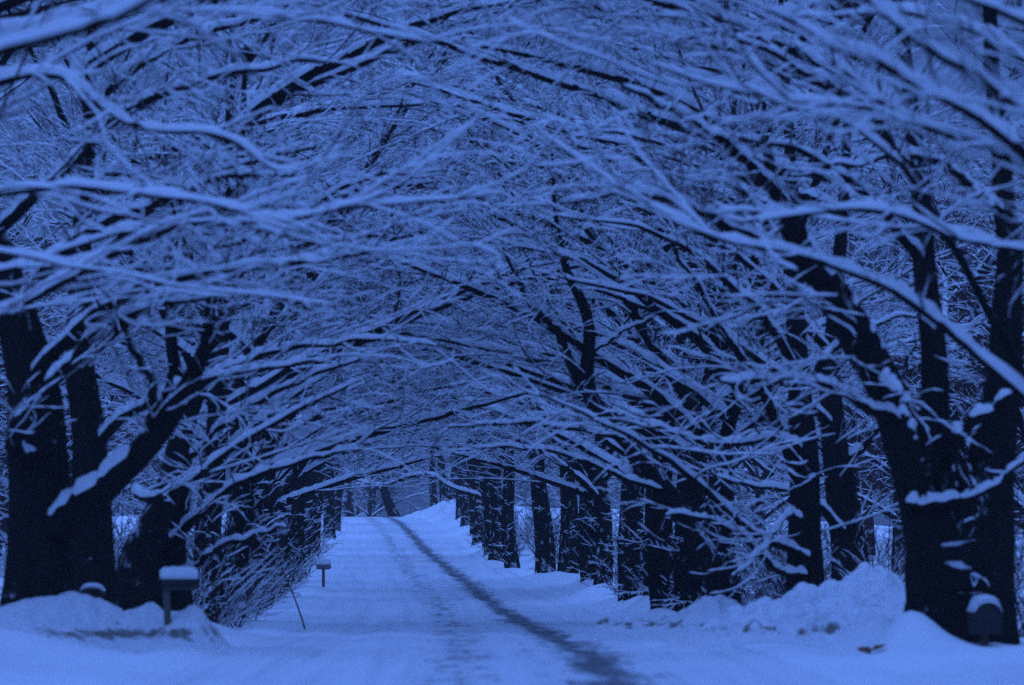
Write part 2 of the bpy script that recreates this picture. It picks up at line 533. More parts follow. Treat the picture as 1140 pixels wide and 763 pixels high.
def march(start, az, el, L, n, rng, flatten, end_el, wander=.05):
    P = [np.array(start, float)]
    for i in range(n - 1):
        t = i / (n - 2)
        e = el + (end_el - el) * (t ** flatten)
        a = az + rng.normal(0, wander); az = az + rng.normal(0, wander * .4)
        e += rng.normal(0, wander * .8)
        P.append(P[-1] + L / (n - 1) * np.array([math.cos(a) * math.cos(e), math.sin(a) * math.cos(e), math.sin(e)]))
    return np.array(P)

def generic_skeleton(rng, H=15, r=.38, nroad=6, noth=5, low=1.8, lean=.0):
    """+x faces the road"""
    top = rng.uniform(4.0, 5.5)
    n = 14
    z = np.linspace(-.5, top, n)
    P = np.stack([lean * z + .06 * np.sin(z * 1.3 + rng.uniform(0, 6)), .06 * np.cos(z * 1.1 + rng.uniform(0, 6)), z], 1)
    R = r * (1 - .35 * np.linspace(0, 1, n))
    stems = [(P, R)]
    limbs = []
    tip = P[-1]; tr = R[-1]
    # ascending leaders
    nl = rng.integers(2, 4)
    a0 = rng.uniform(0, 6.28)
    for i in range(nl):
        az = a0 + i * 2 * math.pi / nl + rng.normal(0, .3)
        Q = march(tip - np.array([0, 0, .25]), az, rng.uniform(.95, 1.2), H - top + rng.uniform(-1, 1), 16, rng, 1.2, rng.uniform(.8, 1.2), .07)
        limbs.append((Q, tr * .68 * (1 - .88 * np.linspace(0, 1, 16))))
    def side_limb(az, h, L, el, endel):
        t = (h + .5) / (top + .5); j = min(t, .98) * (n - 1); i = int(j)
        st = P[i] * (1 - (j - i)) + P[min(i + 1, n - 1)] * (j - i)
        if h > top:
            l = limbs[rng.integers(0, nl)][0]; st = l[min(15, int(15 * (h - top) / (H - top)))]
        Q = march(st, az, el, L, 16, rng, .8, endel, .06)
        r0 = (.045 + .011 * L) * rng.uniform(.8, 1.2)
        limbs.append((Q, r0 * (1 - .82 * np.linspace(0, 1, 16))))
    for i in range(nroad):
        h = low + (11 - low) * (i + rng.random() * .8) / nroad
        side_limb(rng.normal(0, .65), h, rng.uniform(7, 10), rng.uniform(.45, .85), rng.uniform(.0, .3))
    for i in range(noth):
        h = low + .6 + (9 - low) * (i + rng.random() * .8) / noth
        side_limb(math.pi + rng.normal(0, 1.0), h, rng.uniform(4.5, 7), rng.uniform(.4, .9), rng.uniform(.0, .5))
    return stems, limbs

PROTO = []
for i in range(6):
    rng = np.random.default_rng(100 + i)
    st, lb = generic_skeleton(rng, H=rng.uniform(14, 17), r=rng.uniform(.30, .42), nroad=8, noth=6, low=(2.9, 3.1, 2.8, 5.2, 5.6, 5.4)[i], lean=rng.normal(0.02, .03))
    PROTO.append(tree_parts(st, lb, rng, prefix="roadside_maple", bark=M_ROWBARK, shoots=22, k=(10, 9, 6) if i < 3 else (8, 7, 5), clear=3.2 if i < 3 else 5.0))

for i in range(3):          # trees of the second rank: darker, with little snow
    rng = np.random.default_rng(140 + i)
    st, lb = generic_skeleton(rng, H=rng.uniform(14, 17), r=rng.uniform(.26, .36), nroad=7, noth=7, low=1.2)
    PROTO.append(tree_parts(st, lb, rng, prefix="field_tree", bark=M_ROWBARK, shoots=14, k=(10, 8, 6), snowy=.35, deep=.012))
rng = np.random.default_rng(150)   # an open-crowned row maple
st, lb = generic_skeleton(rng, H=15, r=.36, nroad=4, noth=6, low=2.8)
PROTO.append(tree_parts(st, lb, rng, prefix="roadside_maple", bark=M_ROWBARK, shoots=24, k=(8, 7, 5), clear=3.0))

def place_tree(i, x, y, rz, label, scale=1, group=None, cat="tree", name="bare_maple_tree"):
    o = thing(name, label, cat, (x, y, gz(x, y) - .02), group, rz, scale)
    assemble(o, PROTO[i % len(PROTO)])
    return o

rs = np.random.default_rng(77)
ORD = ["", "first", "second", "third", "fourth", "fifth", "sixth", "seventh", "eighth", "ninth", "tenth", "eleventh", "twelfth"]
for j, d in enumerate(DR):
    x = float(XR(d)) + rs.normal(0, .15)
    if j < 10:
        lab = "snow-laden bare maple, %s tree beyond the lumpy snow pile along its side of the road" % ORD[j + 3] if j + 3 < len(ORD) else 'last'
        g = None
    else:
        lab = "snow-laden bare maple in the distant stretch of the snow-pile row towards the crest"
        g = "distant maples on the snow-pile side"
    place_tree(9 if 1 <= j <= 6 and j != 3 else j % 3 + (3 if d > 150 else 0), x, d, math.pi + rs.normal(0, .35), lab, rs.uniform(.88, 1.08), g)
for j, d in enumerate(DL):
    x = float(XL(d)) + rs.normal(0, .2)
    if j < 7:
        lab = "snow-laden bare maple, %s tree beyond the near mailbox along its side of the road" % ORD[j + 1]
        g = None
    else:
        lab = "snow-laden bare maple in the distant stretch of the mailbox row towards the crest"
        g = "distant maples on the mailbox side"
    place_tree((j + 1) % 3 + (3 if d > 150 else 0), x, d, rs.normal(0, .35), lab, rs.uniform(.88, 1.08), g)

# second rank behind the rows, in the fields
for j in range(9):
    d = 70 + j * 19 + rs.uniform(-6, 6)
    x = float(XR(d)) + rs.uniform(9, 16)
    place_tree(6 + j % 3, x, d, rs.uniform(0, 6.28), "bare tree standing in the field behind the snow-pile row of maples", rs.uniform(.8, 1.05), "field trees behind the snow-pile row", name="bare_field_tree")
for j in range(9):
    d = 66 + j * 19 + rs.uniform(-6, 6)
    x = float(XL(d)) - rs.uniform(7, 14)
    place_tree(6 + j % 3, x, d, rs.uniform(0, 6.28), "bare tree standing in the field behind the mailbox row of maples", rs.uniform(.8, 1.05), "field trees behind the mailbox row", name="bare_field_tree")

# far wood beyond the crest and the fields: one mass
def woods():
    rng = np.random.default_rng(9)
    protos = []
    for i in range(6):
        sf = 1 if i < 3 else .35
        st, lb = generic_skeleton(rng, H=17, r=.28, nroad=6, noth=7, low=.5)
        g = Geo(); s = Geo()
        tubes(g, st[0][0][None], st[0][1][None], 7)
        P1 = np.stack([a for a, _ in lb]); R1 = np.stack([b for _, b in lb])
        P2, R2 = grow(P1, R1, 8, rng, .15, 1, .75, .45, 5, .11, .04)
        P3, R3 = grow(P2, R2, 7, rng, .12, 1, .75, .48, 4, .13, .04, minlen=.7)
        P4, R4 = grow(P3, R3, 3, rng, .1, 1, .75, .5, 2, .14, .04, minlen=.6)
        for P, R, k, mn in ((P1, R1, 5, .03), (P2, R2, 3, .02), (P3, R3, 3, .015), (P4, R4, 3, .013)):
            R = np.maximum(R, mn)
            tubes(g, P, R, k); q = rng.random(len(P)) < sf * {.03: 1, .02: .8, .015: .45, .013: .15}[mn]; snow_on(s, P[q], R[q], rng, False, .03)
        protos.append((np.concatenate(g.v), np.concatenate(g.f), np.concatenate(s.v), np.concatenate(s.f)))
    spots = []
    for k in range(22):
        d = rng.uniform(400, 560); spots.append((rng.uniform(-75, 10) , d))
    for k in range(20):
        d = rng.uniform(250, 520); spots.append((XR(d) + rng.uniform(26, 50), d))
    for k in range(16):
        d = rng.uniform(250, 520); spots.append((XL(d) - rng.uniform(24, 45), d))
    for k in range(26):
        d = rng.uniform(95, 260); spots.append((XR(d) + rng.uniform(15, 42), d))
    for k in range(26):
        d = rng.uniform(85, 260); spots.append((XL(d) - rng.uniform(13, 40), d))
    spots.append(None)
    for k in range(9):  # unseen trees behind and beside the camera, added to block sky and side light
        for c, f in ((1, XR), (-1, XL)):
            spots.append((float(f(20)) + c * rng.uniform(-.3, .8), -6 - k * 7 + rng.uniform(-1, 1)))
            spots.append((float(f(20)) + c * rng.uniform(7, 12), -2 - k * 8 + rng.uniform(-1, 1)))
    for k in range(16):
        for c, f in ((1, XR), (-1, XL)):
            d = 14 + k * 4.2
            spots.append((float(f(d)) + c * rng.uniform(7, 17), d))
    merge("far_woods", "distant snowy wood beyond the crest and the fields", spots[:spots.index(None)], protos, rng)
    merge("unseen_roadside_woods", "unseen snowy trees beside and behind the viewpoint, added to block light", spots[spots.index(None) + 1:], protos, rng)

def merge(name, label, spots, protos, rng):
    Vb, Fb, sl, n = [], [], [], 0
    for (x, y) in spots:
        bv, bf, sv, sf = protos[rng.integers(0, 3) + (0 if y > 300 else 3)]
        a = rng.uniform(0, 6.28); sc = rng.uniform(.8, 1.15)
        M = np.array([[math.cos(a), -math.sin(a), 0], [math.sin(a), math.cos(a), 0], [0, 0, 1]]) * sc
        off = np.array([x, y, gz(x, y)])
        for v, f, mslot in ((bv, bf, 0), (sv, sf, 1)):
            Vb.append(v @ M.T + off); Fb.append(f + n); n += len(v); sl.append(np.full(len(f), mslot))
    o = obj(name, mesh(name, np.concatenate(Vb), np.concatenate(Fb), [M_TWIG, M_SNOW], np.concatenate(sl)))
    o["kind"] = "stuff"
    o["label"] = label
    o["category"] = "woods"
woods()

# ------------------------------------------------------------------ the near trees, limb by limb
def poly(pts, n, rng, wob=.02):
    """pts: list of (px, py, depth, radius)"""
    P = [W(p[0], p[1], p[2]) for p in pts]
    return resample(P, [p[3] for p in pts], n, rng, wob)

def near_tree(seed, name, label, stems, limbs, generic=None, k=(10, 8, 5), fine=True, shoots=10, lw=(.50, .48, .52), upper=10, thin=1.0, clear=0, deep=.026, lead=0):
    rng = np.random.default_rng(seed)
    base = W(*stems[0][0][:3])
    st = [poly(s, 18, rng, .012) for s in stems]
    lb = [poly([(a, b, c, r * thin) for a, b, c, r in l], 16, rng, .022) for l in limbs]
    P, R = st[lead]
    toward = math.pi if base[0] > float(TRACK(base[1])) else 0.0
    if upper:
        tip = P[-1]
        for q in range(3):          # leaders carry the crown on above the frame
            Q = march(tip - np.array([0, 0, .2]), q * 2.1 + rng.normal(0, .3), 1.0, max(4.0, 15 + base[2] - tip[2]), 16, rng, 1.2, 1.0, .07)
            lb.append((Q, R[-1] * .9 * (1 - .85 * np.linspace(0, 1, 16))))
        zlo = base[2] + 7.0
        for q in range(upper):
            if q % 2 == 0 and tip[2] > zlo + .5:
                c = np.where(P[:, 2] > zlo)[0]; o_ = P[rng.choice(c)]
            else:
                l = lb[-1 - rng.integers(0, 3)][0] if q == 0 else lb[len(limbs) + rng.integers(0, 3)][0]
                o_ = l[rng.integers(2, 11)]
            Q = march(o_, toward + rng.normal(0, 1.0), rng.uniform(.3, .7), rng.uniform(6, 9), 16, rng, .8, rng.uniform(0, .3), .06)
            lb.append((Q, .13 * (1 - .85 * np.linspace(0, 1, 16))))
    root = thing(name, label, "tree", tuple(base))
    st = [(P - base, R) for P, R in st]; lb = [(P - base, R) for P, R in lb]
    assemble(root, tree_parts(st, lb, rng, k=k, prefix=name, shoots=shoots, lw=lw, base_shoots=0, clear=clear, deep=deep, clear_x=-99))
    return root

# R1: the massive many-stemmed maple beside the snow pile
near_tree(1, "bare_maple_tree", "massive dark maple with several stems beside the big snow pile",
  [[(1070, 752, 57, .60), (1068, 690, 57, .54), (1066, 640, 57, .52), (1064, 580, 57, .50), (1062, 520, 57, .36)],
   [(1046, 752, 56.9, .50), (1044, 690, 56.9, .42), (1040, 620, 56.9, .37), (1024, 540, 56.9, .32), (1002, 470, 56.8, .29), (985, 432, 56.6, .24)],
   [(1056, 752, 57.3, .4), (1052, 640, 57.3, .3), (1042, 480, 57.4, .20), (1040, 400, 57.5, .18), (1030, 300, 57.6, .16), (1022, 200, 57.7, .13), (1010, 90, 57.8, .10), (995, -60, 58, .06)],
   [(1090, 752, 57.1, .46), (1091, 690, 57.1, .40), (1094, 620, 57.1, .37), (1104, 520, 57.2, .30), (1114, 430, 57.3, .24), (1122, 330, 57.4, .19), (1120, 240, 57.5, .15), (1108, 110, 57.6, .12), (1095, -60, 57.8, .07)]],
  [[(1006, 480, 56.8, .27), (990, 440, 56.65, .265), (972, 405, 56.5, .255), (940, 348, 56, .24), (905, 295, 55.6, .20), (880, 250, 55.2, .15), (862, 205, 55, .10), (850, 150, 54.8, .05)],
   [(1010, 560, 56.6, .07), (1060, 555, 56.3, .05), (1100, 545, 56.2, .045), (1125, 525, 56.1, .04), (1150, 505, 56, .03)],
   [(1075, 545, 56.6, .11), (1072, 520, 56.3, .10), (1066, 490, 56.1, .09), (1080, 470, 56, .08), (1105, 455, 56, .06), (1135, 430, 56, .04)],
   [(1000, 470, 56.6, .09), (960, 448, 56, .07), (915, 428, 55.5, .06), (860, 420, 55, .05), (800, 425, 54.6, .03)],
   [(980, 420, 56.4, .08), (1000, 440, 56, .07), (1010, 465, 55.8, .05), (1020, 490, 55.6, .03)],
   [(900, 290, 55.6, .11), (850, 270, 55, .08), (780, 235, 54, .06), (700, 215, 53, .045), (620, 225, 52, .025)],
   [(870, 225, 55.1, .09), (820, 170, 54, .07), (760, 130, 53, .05), (690, 95, 52, .03)],
   [(1030, 300, 57.6, .09), (985, 240, 57, .07), (930, 190, 56, .055), (860, 155, 55, .04), (780, 150, 54, .025)],
   [(1022, 200, 57.7, .08), (970, 130, 57, .06), (900, 80, 56, .045), (820, 40, 55, .03)],
   [(1120, 240, 57.5, .08), (1060, 190, 57, .06), (990, 175, 56, .045), (920, 185, 55.5, .03)]], shoots=4, lead=2)

# trees just outside the frame whose boughs arch into it
near_tree(2, "bare_maple_tree", "near maple whose long blurred boughs sweep over the massive stemmed maple",
  [[(1300, 800, 46, .45), (1295, 600, 46, .40), (1290, 400, 46, .34), (1280, 200, 46, .25), (1270, 0, 46, .18), (1262, -200, 46, .1)]],
  [[(1292, 560, 46, .13), (1220, 500, 46, .11), (1150, 448, 46, .10), (1085, 392, 46, .088), (1030, 347, 46, .078), (940, 300, 46, .07), (880, 280, 46, .064), (820, 268, 46, .056), (760, 250, 46, .05), (700, 215, 46, .042), (650, 180, 46, .032), (600, 145, 46, .02)],
   [(1290, 400, 46, .11), (1220, 310, 45.5, .085), (1150, 280, 45, .07), (1080, 266, 45, .06), (1000, 241, 45, .052), (930, 232, 45, .045), (850, 245, 45, .034), (790, 240, 45, .02)],
   [(1290, 540, 46, .13), (1200, 490, 47, .11), (1150, 435, 48, .10), (1110, 365, 48, .09), (1075, 302, 48, .08), (1045, 250, 48, .07), (1010, 195, 48, .055), (950, 140, 48, .035), (890, 110, 48, .02)],
   [(1285, 330, 46, .10), (1210, 290, 44, .08), (1140, 190, 43, .07), (1060, 148, 42.5, .06), (960, 122, 42, .05), (880, 106, 42, .042), (800, 95, 42, .034), (720, 65, 42, .02)],
   [(1275, 120, 46, .1), (1180, 80, 47, .08), (1080, 30, 48, .06), (980, 15, 49, .045), (860, 20, 50, .025)]], shoots=0, k=(8, 5, 4), thin=.6, clear=4.2, deep=.036)
near_tree(3, "bare_maple_tree", "nearest maple overhead on the massive maple's side, its strongly blurred boughs high over the road",
  [[(1450, 960, 37, .42), (1440, 600, 37, .36), (1430, 300, 37, .30), (1420, 0, 37, .22), (1410, -300, 37, .1)]],
  [[(1432, 380, 37, .12), (1300, 270, 37.5, .10), (1160, 190, 38, .088), (1100, 142, 38, .08), (1030, 95, 38, .07), (960, 60, 38, .06), (890, 30, 38, .045), (850, 10, 38, .03)],
   [(1428, 270, 37, .11), (1280, 180, 36, .09), (1160, 132, 35.5, .08), (1090, 88, 35.5, .07), (1040, 58, 35.5, .06), (1000, 28, 35.5, .05), (950, -15, 35.5, .04), (900, -60, 35.5, .02)],
   [(1425, 150, 37, .11), (1250, 60, 36, .08), (1130, 20, 35, .07), (1040, -20, 35, .05), (950, -70, 35, .03)]], shoots=0, k=(8, 5, 4), thin=.6, clear=4.2, deep=.036)
near_tree(4, "bare_maple_tree", "near maple whose long blurred boughs arch from behind the mailbox bank across the road",
  [[(-150, 800, 48, .45), (-148, 600, 48, .40), (-145, 400, 48, .34), (-140, 200, 48, .26), (-132, 0, 48, .18), (-125, -200, 48, .1)]],
  [[(-146, 470, 48, .12), (-80, 400, 47, .10), (-20, 360, 46, .09), (50, 325, 46, .08), (110, 290, 46, .073), (170, 263, 46, .066), (250, 248, 46, .056), (330, 240, 46, .048), (400, 230, 46, .04), (480, 225, 46, .03), (560, 215, 46, .018)],
   [(-145, 400, 48, .09), (-80, 325, 47, .07), (-20, 305, 46.5, .06), (60, 285, 46.5, .052), (120, 265, 46.5, .045), (190, 242, 46.5, .038), (260, 232, 46.5, .028), (340, 215, 46.5, .018)],
   [(-144, 350, 48, .10), (-80, 250, 45, .08), (-20, 220, 43, .07), (60, 212, 43, .062), (120, 212, 43, .055), (200, 222, 43, .046), (280, 236, 43, .034), (330, 252, 43, .02)],
   [(-140, 200, 48, .1), (-40, 120, 47, .08), (40, 85, 46.5, .07), (90, 100, 46.5, .062), (130, 130, 46.5, .055), (190, 148, 46.5, .05), (240, 152, 46.5, .045), (290, 178, 46.5, .038), (340, 188, 46.5, .03), (385, 160, 46.5, .018)],
   [(-138, 150, 48, .09), (-30, 60, 48, .075), (80, 25, 48, .062), (160, 10, 48, .055), (240, 15, 48, .05), (330, 20, 48, .042), (420, 38, 48, .032), (480, 50, 48, .02)]], shoots=0, k=(8, 5, 4), thin=.6, clear=4.2, deep=.036)
near_tree(5, "bare_maple_tree", "nearest maple overhead on the mailbox side, its fat blurred bough crossing the sky corner",
  [[(-420, 1080, 28, .42), (-415, 600, 28, .36), (-405, 200, 28, .3), (-395, -200, 28, .2), (-385, -500, 28, .1)]],
  [[(-410, 350, 28, .12), (-200, 150, 28, .095), (-30, 62, 28, .085), (40, 42, 28, .076), (90, 30, 28, .068), (140, 12, 28, .06), (190, -10, 28, .05), (280, -50, 28, .03)],
   [(-405, 200, 28, .1), (-200, 0, 28.5, .08), (-40, -90, 29, .06), (120, -150, 29, .03)]], shoots=0, k=(7, 5, 4), thin=.6, clear=4.2, deep=.036)

# L1: thick trunk behind the mailbox bank with one strong low limb
near_tree(6, "bare_maple_tree", "thickest trunk behind the mailbox bank, one strong snowy limb leaning over the mailbox",
  [[(42, 690, 60, .46), (42, 640, 60, .42), (42, 560, 60, .41), (40, 490, 60, .40), (32, 420, 60, .34), (14, 340, 60, .27), (-14, 250, 60, .21), (-48, 130, 60, .16), (-80, 0, 60, .12), (-104, -150, 60, .07)]],
  [[(62, 590, 59.8, .26), (85, 562, 59.6, .23), (115, 543, 59.4, .21), (150, 510, 59.2, .19), (188, 462, 59, .165), (212, 425, 58.8, .135), (228, 385, 58.7, .1), (232, 335, 58.6, .075), (250, 285, 58.5, .05)],
   [(45, 505, 59.8, .13), (20, 500, 59.3, .12), (30, 462, 59, .11), (60, 425, 58.8, .1), (88, 390, 58.6, .085), (125, 360, 58.4, .06), (180, 340, 58, .04), (250, 330, 57.5, .025)],
   [(36, 430, 60, .12), (70, 380, 59, .1), (130, 335, 58, .085), (200, 310, 57, .07), (280, 300, 56, .055), (370, 290, 55, .04), (450, 270, 54, .02)],
   [(165, 485, 59.1, .09), (172, 445, 58.8, .07), (165, 415, 58.6, .055), (145, 385, 58.5, .04), (135, 350, 58.4, .025)],
   [(165, 488, 59.1, .08), (185, 440, 59.2, .06), (195, 400, 59.2, .05), (192, 360, 59.2, .035), (200, 310, 59.2, .02)],
   [(16, 345, 60, .1), (80, 270, 59, .08), (160, 230, 58, .06), (240, 200, 57, .045), (330, 195, 56, .025)],
   [(-8, 260, 60, .1), (90, 170, 59, .08), (170, 110, 58, .06), (260, 80, 57, .045), (360, 70, 56, .025)],
   [(24, 385, 60, .1), (0, 330, 60, .08), (-40, 270, 60, .06), (-90, 240, 60, .04)]], shoots=2, clear=2.4)
near_tree(7, "bare_maple_tree", "shaded trunk with plastered snow close behind the thickest mailbox-side trunk",
  [[(106, 690, 66, .34), (104, 620, 66, .30), (102, 540, 66, .28), (96, 460, 66, .24), (88, 370, 66, .2), (92, 260, 66, .15), (100, 120, 66, .1), (110, -60, 66, .06)]],
  [[(100, 500, 66, .1), (150, 455, 65.5, .08), (215, 425, 65, .06), (300, 410, 64.5, .04), (380, 395, 64, .02)],
   [(92, 410, 66, .1), (150, 350, 65.5, .08), (230, 300, 65, .065), (320, 275, 64, .045), (430, 262, 63, .025)],
   [(90, 320, 66, .09), (160, 240, 65, .07), (250, 190, 64, .05), (350, 165, 63, .03)],
   [(95, 440, 66, .08), (60, 390, 66, .06), (20, 350, 66, .04)]], k=(8, 6, 4), shoots=12)
near_tree(8, "bare_maple_tree", "leaning twin-stemmed maple directly behind the near mailbox",
  [[(150, 690, 74, .42), (155, 640, 74, .36), (165, 595, 74, .27), (182, 560, 74, .24), (198, 500, 74, .2), (212, 455, 74, .18), (232, 400, 74, .15), (252, 350, 74, .12), (262, 310, 74, .1), (268, 200, 74, .07), (275, 60, 74, .04)],
   [(192, 690, 75, .28), (190, 640, 75, .25), (192, 590, 75, .22), (200, 545, 75, .19), (202, 500, 75, .16), (196, 430, 75, .12), (190, 340, 75, .09), (200, 220, 75, .05)]],
  [[(185, 560, 73.6, .1), (150, 548, 72.5, .085), (180, 553, 71.5, .08), (212, 537, 71, .07), (250, 507, 70.5, .06), (298, 472, 70, .05), (345, 450, 69.5, .04), (405, 425, 69, .022)],
   [(195, 600, 74.6, .1), (230, 565, 74, .08), (275, 535, 73.5, .065), (330, 515, 73, .05), (400, 500, 72, .03)],
   [(196, 650, 75, .06), (230, 620, 74.5, .05), (270, 600, 74, .04), (320, 585, 73.5, .025)],
   [(222, 430, 74, .09), (280, 400, 73, .07), (340, 385, 72, .055), (420, 380, 71, .035), (490, 385, 70, .02)],
   [(250, 352, 74, .08), (310, 310, 73, .06), (380, 285, 72, .045), (470, 270, 71, .025)],
   [(262, 300, 74, .07), (330, 240, 73, .05), (410, 200, 72, .035), (500, 190, 71, .02)],
   [(200, 520, 75, .08), (255, 470, 74.5, .065), (320, 430, 74, .05), (400, 400, 73, .03)]], k=(8, 6, 4), shoots=10)

# R2 pair just behind the pile
near_tree(9, "bare_maple_tree", "dark speckled trunk rising straight behind the big snow pile's low shoulder",
  [[(898, 690, 72, .30), (896, 620, 72, .27), (896, 540, 72, .25), (893, 470, 72, .22), (888, 400, 72, .18), (885, 300, 72, .14), (880, 180, 72, .1), (872, 40, 72, .06)]],
  [[(893, 545, 72, .1), (868, 480, 71.5, .09), (846, 430, 71, .08), (818, 388, 70.5, .068), (798, 356, 70, .055), (775, 315, 69.5, .04), (745, 270, 69, .025)],
   [(893, 505, 72, .09), (860, 488, 71, .075), (838, 493, 70.5, .065), (790, 495, 70, .055), (740, 478, 69, .04), (690, 470, 68, .022)],
   [(897, 620, 71.6, .09), (850, 600, 71, .08), (815, 575, 70.5, .07), (775, 535, 70, .06), (725, 500, 69, .045), (670, 470, 68, .03), (600, 440, 67, .018)],
   [(895, 640, 71.5, .07), (868, 636, 71, .06), (850, 622, 70.5, .055), (815, 590, 70, .05), (780, 575, 69.5, .035), (740, 572, 69, .02)],
   [(888, 580, 71.4, .07), (880, 572, 70.8, .06), (860, 595, 70.2, .05), (842, 620, 69.8, .04), (815, 640, 69.5, .022)],
   [(890, 420, 72, .09), (840, 340, 71, .07), (780, 290, 70, .055), (700, 250, 69, .035), (620, 240, 68, .02)],
   [(886, 300, 72, .09), (830, 220, 71, .07), (760, 170, 70, .05), (670, 145, 69, .025)],
   [(890, 440, 72, .08), (930, 390, 72, .06), (980, 360, 72, .04), (1040, 345, 72, .02)]], k=(8, 6, 4), shoots=16)
near_tree(10, "bare_maple_tree", "rough bulging trunk with snowy crotch set between the straight speckled trunk and the massive maple",
  [[(948, 690, 80, .36), (945, 620, 80, .32), (938, 560, 80, .30), (932, 510, 80, .26), (925, 440, 80, .2), (930, 340, 80, .15), (940, 200, 80, .1), (945, 50, 80, .06)]],
  [[(935, 590, 79.6, .1), (910, 560, 79, .08), (880, 545, 78.5, .06), (830, 540, 78, .04), (780, 520, 77, .02)],
   [(928, 480, 80, .1), (870, 420, 79, .08), (800, 370, 78, .065), (720, 330, 77, .05), (620, 310, 76, .025)],
   [(932, 520, 80, .09), (975, 480, 80, .07), (1000, 430, 80, .05), (1020, 380, 80, .03)],
   [(926, 400, 80, .09), (860, 320, 79, .07), (780, 260, 78, .05), (690, 225, 77, .025)]], k=(8, 6, 4), shoots=16)

# the forked dark tree in the middle of the row
near_tree(11, "bare_maple_tree", "leaning maple whose bare dark forked top stands out among pale twigs",
  [[(806, 690, 84, .27), (800, 650, 84, .24), (780, 605, 84, .21), (742, 548, 84, .19), (700, 490, 84, .17), (662, 448, 84, .155), (653, 420, 84, .14), (656, 372, 84, .115), (647, 335, 84, .10), (630, 298, 84, .075), (620, 250, 84, .045), (614, 170, 84, .025)],
   [(668, 455, 84, .12), (645, 425, 84, .10), (626, 382, 84, .092), (612, 358, 84, .08), (592, 342, 84, .066), (578, 315, 84, .045), (566, 290, 84, .03), (552, 250, 84, .015)]],
  [[(700, 490, 84, .07), (650, 480, 83, .055), (580, 470, 82, .04), (500, 478, 81, .02)],
   [(742, 548, 84, .07), (690, 530, 83, .055), (620, 503, 82, .045), (530, 500, 81, .02)],
   [(655, 395, 84, .05), (690, 372, 84, .035), (730, 350, 84, .02)],
   [(770, 590, 84, .07), (800, 540, 84, .05), (840, 500, 84, .03)]], shoots=8, k=(7, 6, 4), upper=0)
# far arching branch over the road
near_tree(12, "bare_maple_tree", "distant maple whose low dark bough arches across the road just short of the crest",
  [[(552, 616, 212, .42), (551, 585, 212, .36), (549, 560, 212, .33), (545, 520, 212, .28), (540, 470, 212, .2), (535, 400, 212, .12), (530, 300, 212, .05)]],
  [[(549, 566, 212, .14), (532, 552, 213, .12), (505, 542, 214, .11), (488, 532, 215, .105), (470, 528, 216, .1), (450, 533, 217, .11), (430, 539, 218, .11), (405, 537, 219, .09), (385, 527, 220, .06), (365, 520, 220, .03)],
   [(545, 520, 212, .12), (500, 490, 212, .09), (450, 480, 212, .06), (400, 475, 212, .03)],
   [(542, 490, 212, .12), (580, 450, 212, .09), (620, 430, 212, .05)]], shoots=12)
# leaning trunk past the crest
near_tree(13, "bare_maple_tree", "lone leaning maple standing at the end of the road just past the crest",
  [[(446, 590, 385, .55), (438, 572, 385, .45), (432, 558, 385, .40), (428, 545, 385, .36), (424, 525, 385, .3), (418, 480, 385, .2), (412, 400, 385, .08)]],
  [[(429, 548, 385, .2), (400, 530, 385, .14), (370, 522, 385, .06)],
   [(427, 535, 385, .2), (455, 515, 385, .14), (490, 505, 385, .06)],
   [(420, 500, 385, .2), (395, 470, 385, .14), (360, 450, 385, .06)],
   [(418, 480, 385, .2), (440, 440, 385, .14), (480, 420, 385, .06)]], shoots=8)

# ------------------------------------------------------------------ shrubs
def shrub_proto(seed, n=12, H=2.2, spread=.5):
    rng = np.random.default_rng(seed)
    L = []
    for i in range(n):
        a = rng.uniform(0, 6.28)
        P = march((rng.normal(0, .12), rng.normal(0, .12), -.1), a, rng.uniform(.9, 1.4) - spread * .4, H * rng.uniform(.6, 1.1), 9, rng, 1, rng.uniform(.5, 1.3), .1)
        L.append(P)
    P1 = np.stack(L); R1 = np.full(P1.shape[:2], .014) * (1 - .6 * np.linspace(0, 1, 9))
    P2, R2 = grow(P1, R1, 7, rng, .15, 1, .6, .4, 5, .14, .05, minlen=.3)
    P3, R3 = grow(P2, R2, 4, rng, .2, 1, .6, .45, 3, .16, .05, minlen=.15)
    R2 = np.maximum(R2, .006); R3 = np.maximum(R3, .004)
    g = Geo(); s = Geo(); g1 = Geo()
    tubes(g1, P1, R1, 5)
    tubes(g, P2, R2, 4); tubes(g, P3, R3, 3)
    snow_on(s, P1, R1, rng, False, .02); q = rng.random(len(P2)) < .5; snow_on(s, P2[q], R2[q], rng, False, .014); q = rng.random(len(P3)) < .25; snow_on(s, P3[q], R3[q], rng, False, .01)
    return [("stems", g1.mesh("shrub_stems", [M_TWIG]), []),
            ("twigs", g.mesh("shrub_twigs", [M_TWIG]), [("snow", s.mesh("shrub_snow", [M_SNOW]))])]
SHR = [shrub_proto(31), shrub_proto(32, 16, 1.7, 1.2), shrub_proto(33, 9, 3.0, .2)]
def shrub(i, px, d, label, sc=1, group=None, side=0):
    x = (px - 570) / FPX * d
    o = thing("bare_shrub", label, "shrub", (x, d, gz(x, d)), group, rs.uniform(0, 6.28), sc)
    assemble(o, SHR[i % 3]); return o
for k, (px, d) in enumerate([(215, 82), (240, 88), (255, 95), (262, 92), (272, 104), (285, 112), (292, 118), (300, 126), (308, 135), (318, 144), (325, 156), (335, 168), (228, 78), (245, 99)]):
    shrub(k, px, d, "bare snow-dusted brush crowding the trunks past the near mailbox", rs.uniform(.8, 1.2), "brush along the mailbox-side row")
for k, (px, d) in enumerate([(975, 76), (960, 84), (985, 90), (870, 84), (845, 90), (810, 96), (735, 110), (700, 124)]):
    shrub(k, px, d, "bare snow-dusted brush among the trunks behind the snow pile", rs.uniform(.8, 1.25), "brush along the snow-pile row")
